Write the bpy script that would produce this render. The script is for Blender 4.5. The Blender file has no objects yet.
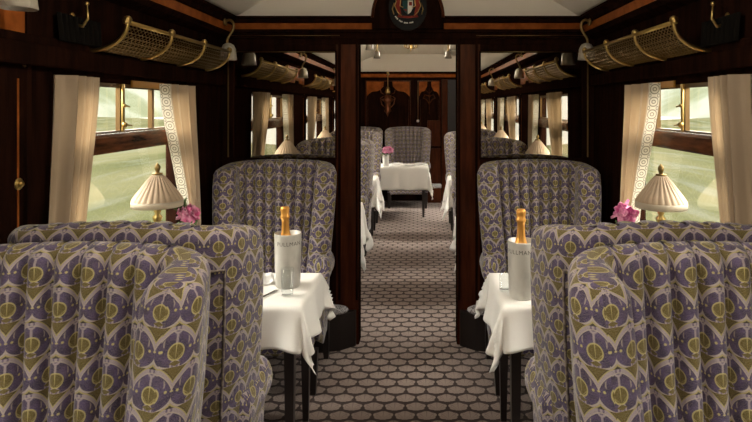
import bpy, bmesh, math, random
from mathutils import Vector, Matrix
random.seed(7)
PI = math.pi
col = bpy.context.scene.collection
H = 1.59; F = 560.0
# ------------------------------------------------------------------ tagging / linking
def tag(o, label=None, cat=None, group=None, kind=None):
    if label: o['label'] = label
    if cat: o['category'] = cat
    if group: o['group'] = group
    if kind: o['kind'] = kind
    return o
def empty(name, loc=(0,0,0), rz=0, label=None, cat=None, group=None):
    o = bpy.data.objects.new(name, None); col.objects.link(o)
    o.location = loc; o.rotation_euler = (0,0,rz); o.empty_display_size = .1
    return tag(o, label, cat, group)
def obj(name, bm, mat=None, parent=None, smooth=True, loc=None):
    me = bpy.data.meshes.new(name)
    if isinstance(bm, tuple):
        me.from_pydata(bm[0], [], bm[1])
    else:
        bm.normal_update(); bm.to_mesh(me); bm.free()
    for m in (mat if isinstance(mat, (list, tuple)) else [mat]):
        if m: me.materials.append(m)
    if smooth:
        for p in me.polygons: p.use_smooth = True
    o = bpy.data.objects.new(name, me); col.objects.link(o)
    if parent: o.parent = parent
    if loc: o.location = loc
    return o
def struct(name, bm, mat, parent=None, smooth=False):
    o = obj(name, bm, mat, parent, smooth); 
    if not parent: o['kind'] = 'structure'
    return o
def children(o): return [c for c in bpy.data.objects if c.parent == o]
def copy_tree(o, parent=None):
    c = o.copy(); col.objects.link(c); c.parent = parent
    for ch in KIDS.get(o.name) or []: copy_tree(ch, c)
    return c
KIDS = {}
def remember(o):
    k = children(o); KIDS[o.name] = k
    for c in k: remember(c)
# ------------------------------------------------------------------ mesh helpers
def box(bm, x0, x1, y0, y1, z0, z1, mi=0, bev=0):
    x0,x1=min(x0,x1),max(x0,x1); y0,y1=min(y0,y1),max(y0,y1); z0,z1=min(z0,z1),max(z0,z1)
    v = [bm.verts.new(p) for p in ((x0,y0,z0),(x1,y0,z0),(x1,y1,z0),(x0,y1,z0),(x0,y0,z1),(x1,y0,z1),(x1,y1,z1),(x0,y1,z1))]
    fs = [bm.faces.new([v[i] for i in f]) for f in ((3,2,1,0),(4,5,6,7),(0,1,5,4),(1,2,6,5),(2,3,7,6),(3,0,4,7))]
    for f in fs: f.material_index = mi
    if bev:
        es = list({e for f in fs for e in f.edges})
        bmesh.ops.bevel(bm, geom=es, offset=bev, segments=2, profile=.6, affect='EDGES')
    return bm
def lathe(bm, prof, n=24, c=(0,0,0), mod=None, mi=0):
    rings = []
    for k,(r,z) in enumerate(prof):
        ring = []
        for i in range(n):
            a = 2*PI*i/n
            rr = r*(mod(a,k) if mod else 1)
            ring.append(bm.verts.new((c[0]+rr*math.cos(a), c[1]+rr*math.sin(a), c[2]+z)))
        rings.append(ring)
    for a,b in zip(rings, rings[1:]):
        for i in range(n):
            f = bm.faces.new((a[i], a[(i+1)%n], b[(i+1)%n], b[i])); f.material_index = mi
    for ring, rev in ((rings[0],True),(rings[-1],False)):
        if (prof[0][0] if rev else prof[-1][0]) > 1e-4:
            f = bm.faces.new(ring[::-1] if rev else ring); f.material_index = mi
    return bm
def tube(bm, pts, r, n=8, closed=False, mi=0):
    pts = [Vector(p) for p in pts]; rings = []; m = len(pts)
    up = Vector((0,0,1)); prev = None
    for i,p in enumerate(pts):
        a = pts[(i-1)%m] if (closed or i>0) else p; b = pts[(i+1)%m] if (closed or i<m-1) else p
        t = (b-a).normalized()
        if prev is None:
            u = up if abs(t.z)<.9 else Vector((1,0,0))
            s = t.cross(u).normalized()
        else:
            s = (prev - t*prev.dot(t)); 
            s = s.normalized() if s.length>1e-6 else t.orthogonal().normalized()
        prev = s; w = t.cross(s)
        rr = r[i] if isinstance(r,(list,tuple)) else r
        rings.append([bm.verts.new(p + (s*math.cos(2*PI*k/n)+w*math.sin(2*PI*k/n))*rr) for k in range(n)])
    pairs = list(zip(rings, rings[1:])) + ([(rings[-1], rings[0])] if closed else [])
    for A,B in pairs:
        for k in range(n):
            f = bm.faces.new((A[k],A[(k+1)%n],B[(k+1)%n],B[k])); f.material_index = mi
    if not closed:
        bm.faces.new(rings[0][::-1]).material_index = mi; bm.faces.new(rings[-1]).material_index = mi
    return bm
def ball(bm, c, r, sx=1, sy=1, sz=1, u=12, v=8):
    bmesh.ops.create_uvsphere(bm, u_segments=u, v_segments=v, radius=r, matrix=Matrix.Translation(c) @ Matrix.Diagonal((sx,sy,sz,1)))
    return bm
def prism(bm, pts, axis, d0, d1, mi=0):
    """2-D outline extruded along axis 'x' or 'y'; pts are (a, z)."""
    def P(a, z, d): return (d, a, z) if axis=='x' else (a, d, z)
    A = [bm.verts.new(P(a,z,d0)) for a,z in pts]; B = [bm.verts.new(P(a,z,d1)) for a,z in pts]
    n = len(pts)
    fs=[bm.faces.new(A), bm.faces.new(B[::-1])]
    for i in range(n): fs.append(bm.faces.new((A[i],B[i],B[(i+1)%n],A[(i+1)%n])))
    for f in fs: f.material_index = mi
    bmesh.ops.recalc_face_normals(bm, faces=fs)
    return bm
def BM(): return bmesh.new()
def lerp(a,b,t): return a+(b-a)*t
def sm(t): t=max(0,min(1,t)); return t*t*(3-2*t)
# ------------------------------------------------------------------ node maths
class V:
    nt = None
    def __init__(s, k): s.k = k
def _n(op, *a):
    nd = V.nt.nodes.new('ShaderNodeMath'); nd.operation = op
    for i,x in enumerate(a):
        if isinstance(x, V): V.nt.links.new(x.k, nd.inputs[i])
        else: nd.inputs[i].default_value = x
    return V(nd.outputs[0])
for _o,_f in (('add','ADD'),('sub','SUBTRACT'),('mul','MULTIPLY'),('truediv','DIVIDE')):
    setattr(V, f'__{_o}__', (lambda f: lambda s,o: _n(f,s,o))(_f))
    setattr(V, f'__r{_o}__', (lambda f: lambda s,o: _n(f,o,s))(_f))
def ab(x): return _n('ABSOLUTE',x)
def sq(x): return _n('MULTIPLY',x,x)
def rt(x): return _n('SQRT',x)
def fr(x): return _n('FRACT',x)
def fl(x): return _n('FLOOR',x)
def md2(x): return _n('FLOORED_MODULO',x,2.0)
def sn(x): return _n('SINE',x)
def at2(a,b): return _n('ARCTAN2',a,b)
def mx(a,b): return _n('MAXIMUM',a,b)
def mn(a,b): return _n('MINIMUM',a,b)
def st(x, e, w=.02):     # 0 below e, 1 above, soft
    nd = V.nt.nodes.new('ShaderNodeMapRange'); nd.interpolation_type='SMOOTHSTEP'
    V.nt.links.new(x.k, nd.inputs[0]); nd.inputs[1].default_value=e-w; nd.inputs[2].default_value=e+w
    return V(nd.outputs[0])
def band(x, a, b, w=.015): return st(x,a,w)*(1.0-st(x,b,w))
def length(x,y): return rt(sq(x)+sq(y))
def newmat(name, base=(.5,.5,.5), rough=.5, metal=0, coat=0, spec=.5, sheen=0, trans=0):
    m = bpy.data.materials.new(name); m.use_nodes = True
    nt = m.node_tree; b = nt.nodes['Principled BSDF']
    b.inputs['Base Color'].default_value = (*base,1); b.inputs['Roughness'].default_value = rough
    b.inputs['Metallic'].default_value = metal; b.inputs['Coat Weight'].default_value = coat
    b.inputs['Coat Roughness'].default_value = .08
    b.inputs['Specular IOR Level'].default_value = spec; b.inputs['Sheen Weight'].default_value = sheen
    V.nt = nt
    return m, nt, b
def uvxy(kind='uv'):
    nt = V.nt
    if kind=='uv':
        t = nt.nodes.new('ShaderNodeTexCoord').outputs['UV']
    else:
        t = nt.nodes.new('ShaderNodeTexCoord').outputs['Object']
    s = nt.nodes.new('ShaderNodeSeparateXYZ'); nt.links.new(t, s.inputs[0])
    return V(s.outputs[0]), V(s.outputs[1]), V(s.outputs[2])
def noise(scale, vec=None, detail=4, stretch=None, rough=.5):
    nt = V.nt; n = nt.nodes.new('ShaderNodeTexNoise'); n.inputs['Scale'].default_value=scale
    n.inputs['Detail'].default_value=detail; n.inputs['Roughness'].default_value=rough
    tc = nt.nodes.new('ShaderNodeTexCoord').outputs[vec or 'Object']
    if stretch:
        mp = nt.nodes.new('ShaderNodeMapping'); mp.inputs['Scale'].default_value = stretch
        nt.links.new(tc, mp.inputs[0]); tc = mp.outputs[0]
    nt.links.new(tc, n.inputs['Vector'])
    return V(n.outputs['Fac'])
def C(rgb):
    return (*rgb,1)
def mixc(a, b, f):
    nd = V.nt.nodes.new('ShaderNodeMix'); nd.data_type='RGBA'
    for i,x in ((6,a),(7,b)):
        if isinstance(x, tuple): nd.inputs[i].default_value = C(x)
        else: V.nt.links.new(x, nd.inputs[i])
    if isinstance(f,V): V.nt.links.new(f.k, nd.inputs[0])
    else: nd.inputs[0].default_value=f
    return nd.outputs[2]
def setc(b, c): V.nt.links.new(c, b.inputs['Base Color'])
def bump(b, h, strength=.3, dist=.002):
    nd = V.nt.nodes.new('ShaderNodeBump'); nd.inputs['Strength'].default_value=strength; nd.inputs['Distance'].default_value=dist
    V.nt.links.new(h.k, nd.inputs['Height']); V.nt.links.new(nd.outputs[0], b.inputs['Normal'])
# ------------------------------------------------------------------ materials
def wood(name, c1, c2, rough=.28, stretch=(6,6,1), coat=.4, scale=3, spec=.5):
    m,nt,b = newmat(name, c1, rough, coat=coat, spec=spec)
    b.inputs['IOR'].default_value=1.22; b.inputs['Coat IOR'].default_value=1.3; b.inputs['Specular Tint'].default_value=(1,.72,.5,1); b.inputs['Coat Tint'].default_value=(1,.85,.7,1)
    n = noise(scale, stretch=stretch, detail=6, rough=.6)
    setc(b, mixc(c1, c2, st(n,.5,.2)))
    return m
MAHOG = wood('dark_mahogany', (.0075,.0035,.0025), (.022,.008,.0045), .36, (9,9,1.2), .0, 3, .0)
MAHRED = wood('red_mahogany', (.030,.008,.004), (.075,.018,.007), .28, (9,9,1.0), .12)
WAL = wood('burr_walnut_brown', (.09,.032,.012), (.045,.015,.007), .2, (3,3,9), .6, 2)
ORANGE = wood('satinwood_inlay', (.36,.105,.022), (.21,.055,.012), .4, (3,3,3), .0, 4, .15)
BARWOOD = wood('varnished_window_rail', (.16,.058,.024), (.035,.014,.008), .22, (2,1.2,8), .25, 4)
LINING = newmat('dull_dark_wood', (.012,.005,.003), 1.0, spec=0)[0]
BLACKW = newmat('ebonised_leg', (.012,.008,.007), .35)[0]
BRASS = newmat('polished_brass', (.50,.345,.125), .3, 1)[0]
BRASSD = newmat('aged_brass', (.30,.205,.085), .42, 1)[0]
BRONZE = newmat('bronze_window_frame', (.13,.08,.035), .4, 1)[0]
m_,nt_,b_ = newmat('cream_ceiling_paint', (.80,.745,.65), .6)
CREAM = m_
m_,nt_,b_ = newmat('frosted_glass_shade', (.56,.51,.42), .35); b_.inputs['Transmission Weight'].default_value=.25
TULIP = m_
LINEN = newmat('white_linen', (.80,.78,.74), .85, sheen=.1)[0]
NAPKIN = newmat('napkin_linen', (.86,.86,.86), .85)[0]
GOLDF = newmat('gold_orange_foil', (.75,.36,.08), .34, .7)[0]
BOTTLE = newmat('green_bottle_glass', (.02,.045,.02), .08)[0]
SILVER = newmat('silver', (.75,.74,.72), .2, 1)[0]
INK = newmat('dark_grey_lettering', (.10,.09,.08), .6)[0]
CORK = newmat('dark_netting_cloth', (.006,.005,.004), .95, spec=.05)[0]
GREEN = newmat('leaf_green', (.10,.16,.05), .6)[0]
PORC = newmat('white_porcelain', (.85,.84,.82), .15)[0]
REDM = newmat('crest_red', (.20,.022,.010), .5, spec=.1)[0]
BLUEM = newmat('crest_teal', (.015,.07,.07), .5, spec=.1)[0]
WHITEM = newmat('crest_white', (.7,.68,.6), .5)[0]
BLACKM = newmat('crest_black_ground', (.008,.007,.006), .5, spec=.1)[0]
# marble/steel cooler
m_,nt_,b_ = newmat('pale_marbled_cooler', (.62,.61,.57), .3, 0)
setc(b_, mixc((.56,.54,.49),(.42,.40,.36), st(noise(14,stretch=(1,1,.5)),.52,.14))); COOLER = m_
def petal(name, c1, c2):
    m,nt,b = newmat(name, c1, .6, sheen=.3); b.inputs['Subsurface Weight'].default_value=0
    setc(b, mixc(c1,c2,st(noise(30),.5,.12))); return m
PEONY = petal('peony_pink', (.70,.13,.34), (.85,.42,.60))
ORCHID = petal('orchid_magenta', (.62,.09,.33), (.84,.38,.58))
def glassmat(name, tint=(1,1,1), ior=1.45, rough=0.0):
    m = bpy.data.materials.new(name); m.use_nodes=True; nt=m.node_tree; nt.nodes.clear(); V.nt=nt
    o=nt.nodes.new('ShaderNodeOutputMaterial'); mixs=nt.nodes.new('ShaderNodeMixShader')
    t=nt.nodes.new('ShaderNodeBsdfTransparent'); t.inputs[0].default_value=C(tint)
    g=nt.nodes.new('ShaderNodeBsdfGlossy'); g.inputs['Roughness'].default_value=rough
    f=nt.nodes.new('ShaderNodeFresnel'); f.inputs[0].default_value=ior
    gm=nt.nodes.new('ShaderNodeNewGeometry'); nt.links.new((V(f.outputs[0])*(1.0-V(gm.outputs['Backfacing']))).k,mixs.inputs[0]); nt.links.new(t.outputs[0],mixs.inputs[1]); nt.links.new(g.outputs[0],mixs.inputs[2])
    nt.links.new(mixs.outputs[0],o.inputs[0]); return m
PANE = glassmat('window_pane_glass', (.96,.97,.96), 1.6)
FLUTE = glassmat('clear_drinking_glass', (.95,.96,.96), 1.4)
MIRROR = newmat('mirror_silvering', (.62,.59,.53), 0.01, 1)[0]
# curtain
m_,nt_,b_ = newmat('beige_curtain_satin', (.52,.39,.26), .55, sheen=.4)
setc(b_, mixc((.45,.345,.235),(.36,.27,.18), st(noise(5,stretch=(1,1,.2)),.5,.2)))
def add_translucent(m, w=.35, colr=(.6,.42,.25)):
    nt=m.node_tree; b=nt.nodes['Principled BSDF']; o=nt.nodes['Material Output']
    t=nt.nodes.new('ShaderNodeBsdfTranslucent'); t.inputs[0].default_value=C(colr)
    x=nt.nodes.new('ShaderNodeMixShader'); x.inputs[0].default_value=w
    nt.links.new(b.outputs[0],x.inputs[1]); nt.links.new(t.outputs[0],x.inputs[2]); nt.links.new(x.outputs[0],o.inputs[0])
add_translucent(m_, .16, (.55,.38,.21)); CURT = m_
# curtain trim: white band with dark rings and vine
m_,nt_,b_ = newmat('embroidered_trim', (.7,.68,.6), .8)
u,v,_ = uvxy()           # u 0..1 across, v metres along
vv = fr(v/0.060)-.5; uu = (u-.5)
d = length(uu*1.15, vv*.95)
g = band(d,.30,.38,.025); g = mx(g, band(length(uu*2.2, vv*1.8+0.0),.18,.30,.03))
g = mx(g, st(ab(uu),.44,.015)*(1.0-st(ab(uu),.475,.012)))
v2 = fr(v/0.060+.5)-.5
g = mx(g, band(length((ab(uu)-.30)*1.4, v2),.10,.17,.02))
setc(b_, mixc((.72,.69,.60),(.055,.055,.035), g*.92)); add_translucent(m_, .2, (.7,.62,.48)); TRIM = m_
# lampshade
m_,nt_,b_ = newmat('pleated_silk_shade', (.50,.38,.26), .7, sheen=.2); add_translucent(m_, .30, (.66,.46,.28)); SHADE = m_
m_,nt_,b_ = newmat('shade_fringe_silk', (.52,.45,.35), .8); add_translucent(m_, .3, (.7,.6,.45)); FRINGE = m_
# chair moquette
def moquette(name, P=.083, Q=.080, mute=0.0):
    m,nt,b = newmat(name, (.2,.15,.2), .85, sheen=.35)
    b.inputs['Sheen Roughness'].default_value=.4
    u,v,_ = uvxy()
    nz = noise(9,'UV',2)*.10
    u = u/P + nz*.4; v = v/Q + nz*.4
    row = fl(v)
    x = fr(u + md2(row)*.5)-.5
    y = fr(v)-.5
    # olive spandrel ground
    PUR=(.034,.022,.072); PUR2=(.095,.067,.175); OLI=(.135,.100,.008); OLD=(.022,.016,.004); LIL=(.41,.345,.385); YEL=(.56,.49,.19); CRM=(.55,.48,.40)
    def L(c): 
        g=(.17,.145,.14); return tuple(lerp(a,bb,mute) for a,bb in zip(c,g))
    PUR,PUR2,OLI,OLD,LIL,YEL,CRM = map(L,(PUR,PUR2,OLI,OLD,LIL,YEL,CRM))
    c = mixc(OLD, OLI, st(y,-.1,.35))
    egg = length(x/(.555 - y*.33), (y+.01)/.545)
    # lilac crescent body
    c = mixc(c, LIL, 1.0-st(egg,1.0,.03))
    c = mixc(c, YEL, band(egg,.985,1.05,.02)*.75)
    inner = length(x/(.475 - y*.33), (y+.055)/.455)
    pn = st(noise(3,'UV',3,stretch=(1/P,1/Q,1)),.5,.2)
    c = mixc(c, mixc(PUR,PUR2,pn), 1.0-st(inner,1.0,.03))
    # lilac stem in upper half + rosette
    c = mixc(c, LIL, (1.0-st(ab(x),.030,.015))*band(y,.06,.36,.02)*.9)
    c = mixc(c, LIL, (1.0-st(length(x*1.25,ab(y)-.46),.155,.02)))
    c = mixc(c, PUR2, band(length(x*1.25,ab(y)-.46),.045,.10,.015)*.8)
    # olive lotus with outline and spokes
    lo = length(x/.19, (y+.13)/.20)
    c = mixc(c, OLI, 1.0-st(lo,1.0,.03))
    c = mixc(c, YEL, band(lo,.92,1.12,.06)*.85)
    ang = at2(x, y+.34)
    sp = (1.0-st(ab(sn(ang*4.0)),.16,.06))*(1.0-st(lo,.95,.03))
    c = mixc(c, YEL, sp*.7)
    # lower olive diamond between crossing bands
    di = ab(x)/.15 + ab(y+.41)/.07
    c = mixc(c, OLI, 1.0-st(di,1.0,.08))
    c = mixc(c, CRM, band(length((ab(x)-.02)/.30,(y-.10)/.36),.93,1.05,.04)*(1.0-st(inner,.92,.04))*st(y,.02,.03)*.6)
    # dots and stars
    c = mixc(c, YEL, 1.0-st(length(ab(x)-.36, y+.08),.035,.015))
    c = mixc(c, YEL, 1.0-st(length(ab(x)-.485, y+.08),.022,.012))
    c = mixc(c, CRM, band(inner,.985,1.05,.02)*.75); c = mixc(c, OLD, band(egg,1.06,1.12,.03)*.5)
    fine = noise(1,'UV',2,stretch=(900,420,1))
    c = mixc(c, mixc(c,(.36,.31,.29),.45), st(fine,.54,.07)*.75); c = mixc(c, mixc(c,(.01,.01,.01),.5), (1.0-st(fine,.44,.07))*.7)
    setc(b, c)
    bump(b, fine, .4, .002)
    return m
MOQ = moquette('lotus_moquette')
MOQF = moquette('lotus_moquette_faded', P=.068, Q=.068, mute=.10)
m_,nt_,b_ = newmat('moquette_piping', (.17,.13,.13), .85); 
setc(b_, mixc((.16,.13,.12),(.34,.29,.26), st(noise(60),.5,.1))); PIPING = m_
m_,nt_,b_ = newmat('silvery_brocade', (.4,.38,.38), .7)
w1=noise(55); setc(b_, mixc((.45,.43,.43),(.07,.06,.07), band(w1,.44,.52,.02))); BROC=m_
# carpet
m_,nt_,b_ = newmat('shell_carpet', (.12,.09,.08), .95, sheen=.1, spec=.1)
u,v,_ = uvxy('obj')
v = v/.086; u=u/.112; row=fl(v)
x = fr(u+md2(row)*.5)-.5; y=fr(v)-.5
y2 = y+.42
ang = at2(x*1.0, y2*.95+.001)
R = length(x/.545, (y2-.37)/.53)
sc = 1.0 - .15*(1.0-ab(sn(ang*4.5+PI/2)))
d = R/sc
shell = (1.0-st(d,.88,.04))
rays = (1.0-st(ab(sn(ang*6.0)),.20,.10))*st(length(x,y2),.14,.04)
base = mixc((.050,.032,.028),(.030,.018,.017), st(noise(900),.5,.1))
light = mixc((.33,.265,.235),(.23,.18,.16), st(noise(700),.5,.12))
c = mixc(base, light, shell*(1.0-rays*.38))
c = mixc(c, base, band(d,.56,.64,.03)*.22)
c = mixc(c, (.13,.10,.09), st(noise(1.7,detail=2),.62,.2)*.25)
setc(b_, c); bump(b_, noise(900), .4, .003); CARPET = m_
# landscape
m_,nt_,b_ = newmat('pasture', (.2,.22,.08), .95, spec=.05)
n1 = noise(.35, stretch=(1,.16,1), detail=5); n2 = noise(1.6, stretch=(1,.10,1), detail=3)
c = mixc((.185,.190,.068),(.335,.305,.145), st(n1,.5,.16)); c = mixc(c,(.42,.41,.30), st(n2,.60,.12)*.5); setc(b_,c); GRASS=m_
m_,nt_,b_ = newmat('hedge_foliage', (.1,.13,.05), .95, spec=.05)
setc(b_, mixc((.12,.15,.06),(.30,.32,.18), st(noise(.3,stretch=(1,.3,1)),.5,.15))); HEDGE=m_
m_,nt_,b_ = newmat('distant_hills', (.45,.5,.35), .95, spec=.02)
setc(b_, mixc((.36,.38,.22),(.62,.62,.48), st(noise(.06),.5,.15))); HILL=m_  # pale tones put the distance haze into the colour

# ================================================================== ROOM SHELL
W = 1.24; YP = 3.73; YE = 9.40; YB = -4.2; WT = .08
WZ0, WZ1 = .79, 1.71
WINS = [(2.54,.54),(.39,.54),(-1.80,.54),(4.85,.55),(6.72,.55),(8.32,.36)]   # centre, half width
CX, CZ = 1.15, 2.18
f = struct('floor', box(BM(), -W-WT, W+WT, YB-.1, YE+.1, -.05, 0), CARPET)
for side, sx in (('left',-1),('right',1)):
    bm = BM()
    xi, xo = sx*W, sx*(W+WT)
    box(bm, xi, xo, YB, YE, 0, WZ0)
    box(bm, xi, xo, YB, YE, WZ1, 2.30)
    ys = YB
    for c0,hw in sorted(WINS):
        box(bm, xi, xo, ys, c0-hw, WZ0, WZ1); ys = c0+hw
    box(bm, xi, xo, ys, YE, WZ0, WZ1)
    wl = struct('wall_'+side, bm, MAHOG)
    # mouldings, cornice, veneer band: both carriage sections
    for (a,b) in ((YB+.02, YP-.004),(YP+.124, YE-.01)):
        bm = BM()
        prism(bm, [(sx*W,2.03),(sx*(CX+.03),2.05),(sx*(CX+.012),2.07),(sx*(CX+.012),2.125),(sx*CX,2.13),(sx*(CX-.004),2.15),(sx*(CX-.03),2.165),(sx*(CX-.03),CZ),(sx*(W),CZ+.03)], 'y', a, b)
        obj('cornice', bm, MAHOG, wl, False)
        obj('veneer_band', box(BM(), sx*(CX+.012), sx*(CX+.009), a+.003, b-.003, 2.076, 2.122), ORANGE, wl, False)
        bm = BM()
        box(bm, sx*(W), sx*(W-.035), a, b, 1.725, 1.80, bev=.008); box(bm, sx*W, sx*(W-.02), a, b, 1.80, 1.83, bev=.005)
        obj('picture_rail', bm, MAHOG, wl, False)
    # waist panels with inlay lines on each pillar between windows
    cs = sorted(WINS)
    for (a,ha),(b,hb) in zip(cs, cs[1:]):
        p0, p1 = a+ha+.12, b-hb-.12
        if p1-p0 < .2 or (p0 < YP < p1): continue
        bm = BM()
        fx0, fx1 = sx*W, sx*(W-.012)
        box(bm, fx0, fx1, p0, p1, .84, .87); 
        box(bm, fx0, fx1, p0, p0+.022, .87, 2.0); box(bm, fx0, fx1, p1-.022, p1, .87, 2.0)
        obj('panel_moulding', bm, MAHOG, wl, False)
        # flame veneer with scalloped lower edge
        n = 24; w2 = (p1-p0-.05)/2; yc = (p0+p1)/2
        pts = [(yc-w2, 2.0),(yc+w2,2.0)]
        for i in range(n+1):
            t = 1-2*i/n
            z = 1.72 + .14*(1-abs(t))**.7 + .025*math.sin(abs(t)*PI*3)
            pts.append((yc+w2*t, z))
        bm = BM(); prism(bm, pts, 'x', fx0, sx*(W-.006)); obj('flame_veneer', bm, ORANGE, wl, False)
        bm = BM(); tube(bm, [(sx*(W-.007), a_, z_) for a_,z_ in pts[2:]], .004, 6); obj('inlay_line', bm, BRASSD, wl)
        bm = BM(); 
        for yy in (p0+.05, p1-.05): box(bm, fx0, sx*(W-.003), yy-.003, yy+.003, .9, 1.68)
        obj('inlay_line', bm, ORANGE, wl, False)

# ceiling: coved vault with thin ribs
prof = [(-CX-.06,2.185),(-CX,2.19)]
for i in range(0,9):
    t=i/8; prof.append((lerp(-CX+.02,-.46,t), 2.195+.265*math.sin(t*PI/2)))
prof += [(-x,z) for x,z in reversed(prof)]
bm = BM()
rows = []
for y in (YB-.05, YP+.06, YE+.05): rows.append([bm.verts.new((x,y,z)) for x,z in prof])
top = []
for y in (YB-.05, YP+.06, YE+.05): top.append([bm.verts.new((x,y,z+.05)) for x,z in prof])
for r in (0,1):
    for i in range(len(prof)-1):
        bm.faces.new((rows[r][i],rows[r][i+1],rows[r+1][i+1],rows[r+1][i])); bm.faces.new((top[r][i+1],top[r][i],top[r+1][i],top[r+1][i+1]))
ceil = struct('ceiling', bm, CREAM, smooth=True)
for sx in (-1,1):
    bm = BM(); box(bm, sx*.47, sx*.455, YB, YP-.01, 2.452, 2.462); box(bm, sx*.47, sx*.455, YP+.13, YE-.01, 2.452, 2.462)
    obj('ceiling_bead', bm, CREAM, ceil, False)
struct('wall_back', box(box(box(BM(), -W-WT, -.33, YB-.08, YB, 0, 2.55), .33, W+WT, YB-.08, YB, 0, 2.55), -.33,.33,YB-.08,YB,2.0,2.55), MAHOG)
d1 = struct('door_1', box(BM(), -.327,.327,YB-.06,YB-.02,0.003,1.995), MAHRED)
obj('door_panel', box(box(BM(), -.24,.24,YB-.02,YB-.008,.2,.85, bev=.006), -.24,.24,YB-.02,YB-.008,1.0,1.85,bev=.006), MAHOG, d1, False)
obj('door_handle', tube(BM(), [(.27,YB-.02,1.02),(.27,YB+.03,1.02),(.19,YB+.03,1.02)], .009), BRASS, d1)

# ---------------------------------------------------------------- partition with doorway and mirrors
YPb = YP+.12
DX, DZ = .33, 2.03
MX0, MX1, MZ0, MZ1 = .485, 1.155, 1.245, 1.945
bm = BM()
for sx in (-1,1):
    box(bm, sx*DX, sx*(W-.001), YP+.02, YPb, 0.001, 2.13)
box(bm, -DX, DX, YP+.02, YPb, DZ, 2.13)
part = struct('wall_partition', bm, MAHOG)
# facing boards (front) around the mirrors
for sx in (-1,1):
    bm = BM(); box(bm, sx*DX, sx*(DX+.15), YP, YP+.02, .001, DZ+.05); obj('door_stile', bm, MAHRED, part, False)
    obj('added_door_lining', box(BM(), sx*(DX-.004), sx*(DX+.001), YP+.001, YPb-.001, .002, DZ-.002), LINING, part, False)  # added gloss-free cover, keeps a reflected light streak off the reveal
    bm = BM(); box(bm, sx*(DX+.004), sx*(DX+.018), YP-.012, YP, .30, DZ+.01, bev=.003); box(bm, sx*(DX+.118), sx*(DX+.134), YP-.012, YP, .30, DZ+.01, bev=.003)
    obj('stile_moulding', bm, MAHOG, part, False)
    bm = BM()
    box(bm, sx*(DX+.15), sx*(W-.002), YP, YP+.02, .001, MZ0-.012)
    box(bm, sx*(DX+.15), sx*(W-.002), YP, YP+.02, MZ1+.012, DZ+.05)
    box(bm, sx*(MX1+.012), sx*(W-.002), YP, YP+.02, MZ0-.012, MZ1+.012)
    obj('facing_board', bm, MAHOG, part, False)
    bm = BM(); box(bm, sx*1.192, sx*1.200, YP-.006, YP, 1.25, 1.96); obj('brass_strip', bm, BRASSD, part, False)
    # mirror
    cxm = sx*(MX0+MX1)/2
    mr = empty('wall_mirror', (cxm, YP, (MZ0+MZ1)/2), 0, ('left' if sx<0 else 'right')+'-hand rectangular mirror set in the dark partition beside the doorway', 'mirror', 'mirrors flanking the doorway')
    hw, hh = (MX1-MX0)/2, (MZ1-MZ0)/2
    obj('mirror_glass', box(BM(), -hw, hw, .003, .012, -hh, hh), MIRROR, mr, False)
    bm = BM(); t=.010
    box(bm,-hw-t,hw+t,-.010,.014,hh,hh+t,bev=.003); box(bm,-hw-t,hw+t,-.010,.014,-hh-t,-hh,bev=.003)
    box(bm,-hw-t,-hw,-.010,.014,-hh,hh,bev=.003); box(bm,hw,hw+t,-.010,.014,-hh,hh,bev=.003)
    obj('mirror_frame', bm, MAHOG, mr, False)
    obj('brass_bead', tube(BM(), [(-hw,-.011,hh+.004),(hw,-.011,hh+.004)], .0022, 6), BRASSD, mr)
# head mouldings
bm = BM()
box(bm, -W+.002, W-.002, YP-.03, YP+.02, 2.035, 2.075, bev=.006); box(bm, -W+.002, W-.002, YP-.045, YP+.02, 2.075, 2.096, bev=.005)
box(bm, -CX, CX, YP-.045, YP+.02, 2.14, 2.165, bev=.005); box(bm, -CX, CX, YP-.06, YP+.02, 2.165, 2.182, bev=.005)
box(bm, -W+.002, W-.002, YP-.008, YP+.02, 2.0, 2.035)
obj('head_moulding', bm, MAHOG, part, False)
bm = BM(); box(bm, -CX, -.21, YP-.02, YP+.018, 2.096, 2.14); box(bm, .21, CX, YP-.02, YP+.018, 2.096, 2.14)
obj('veneer_band', bm, ORANGE, part, False)
obj('brass_bead', tube(BM(), [(-W+.02,YP-.034,2.055),(-.45,YP-.034,2.055)], .002, 6), BRASSD, part)
obj('brass_bead', tube(BM(), [(W-.02,YP-.034,2.055),(.45,YP-.034,2.055)], .002, 6), BRASSD, part)
# back side of the partition
bm = BM(); box(bm, -W+.002, W-.002, YPb, YPb+.03, 2.04, 2.18, bev=.005); obj('head_moulding', bm, MAHOG, part, False)
# cream tympanum above the partition
def tymp(name, y0, y1, mat, parent=None):
    pts = [(x,z+.012) for x,z in prof if abs(x)<=CX+.001]
    pts = [(-CX,2.165)] + pts + [(CX,2.165)]
    bm = BM(); prism(bm, pts, 'y', y0, y1)
    return struct(name, bm, mat, parent)
tymp('wall_lunette', YP+.005, YPb-.02, CREAM)
# arched crest board
pts=[(-.235,2.097),(.235,2.097)]
for i in range(25):
    a=PI*i/24; pts.append((.235*math.cos(a), 2.17+.27*math.sin(a)))
bm=BM(); prism(bm, pts, 'y', YP-.068, YP+.004)
board = obj('arched_board', bm, MAHOG, part, False)
arc=[(.232*math.cos(PI*i/30), YP-.068, 2.17+.267*math.sin(PI*i/30)) for i in range(31)]
obj('arch_moulding', tube(BM(), arc, .010, 8), MAHRED, part)
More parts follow.
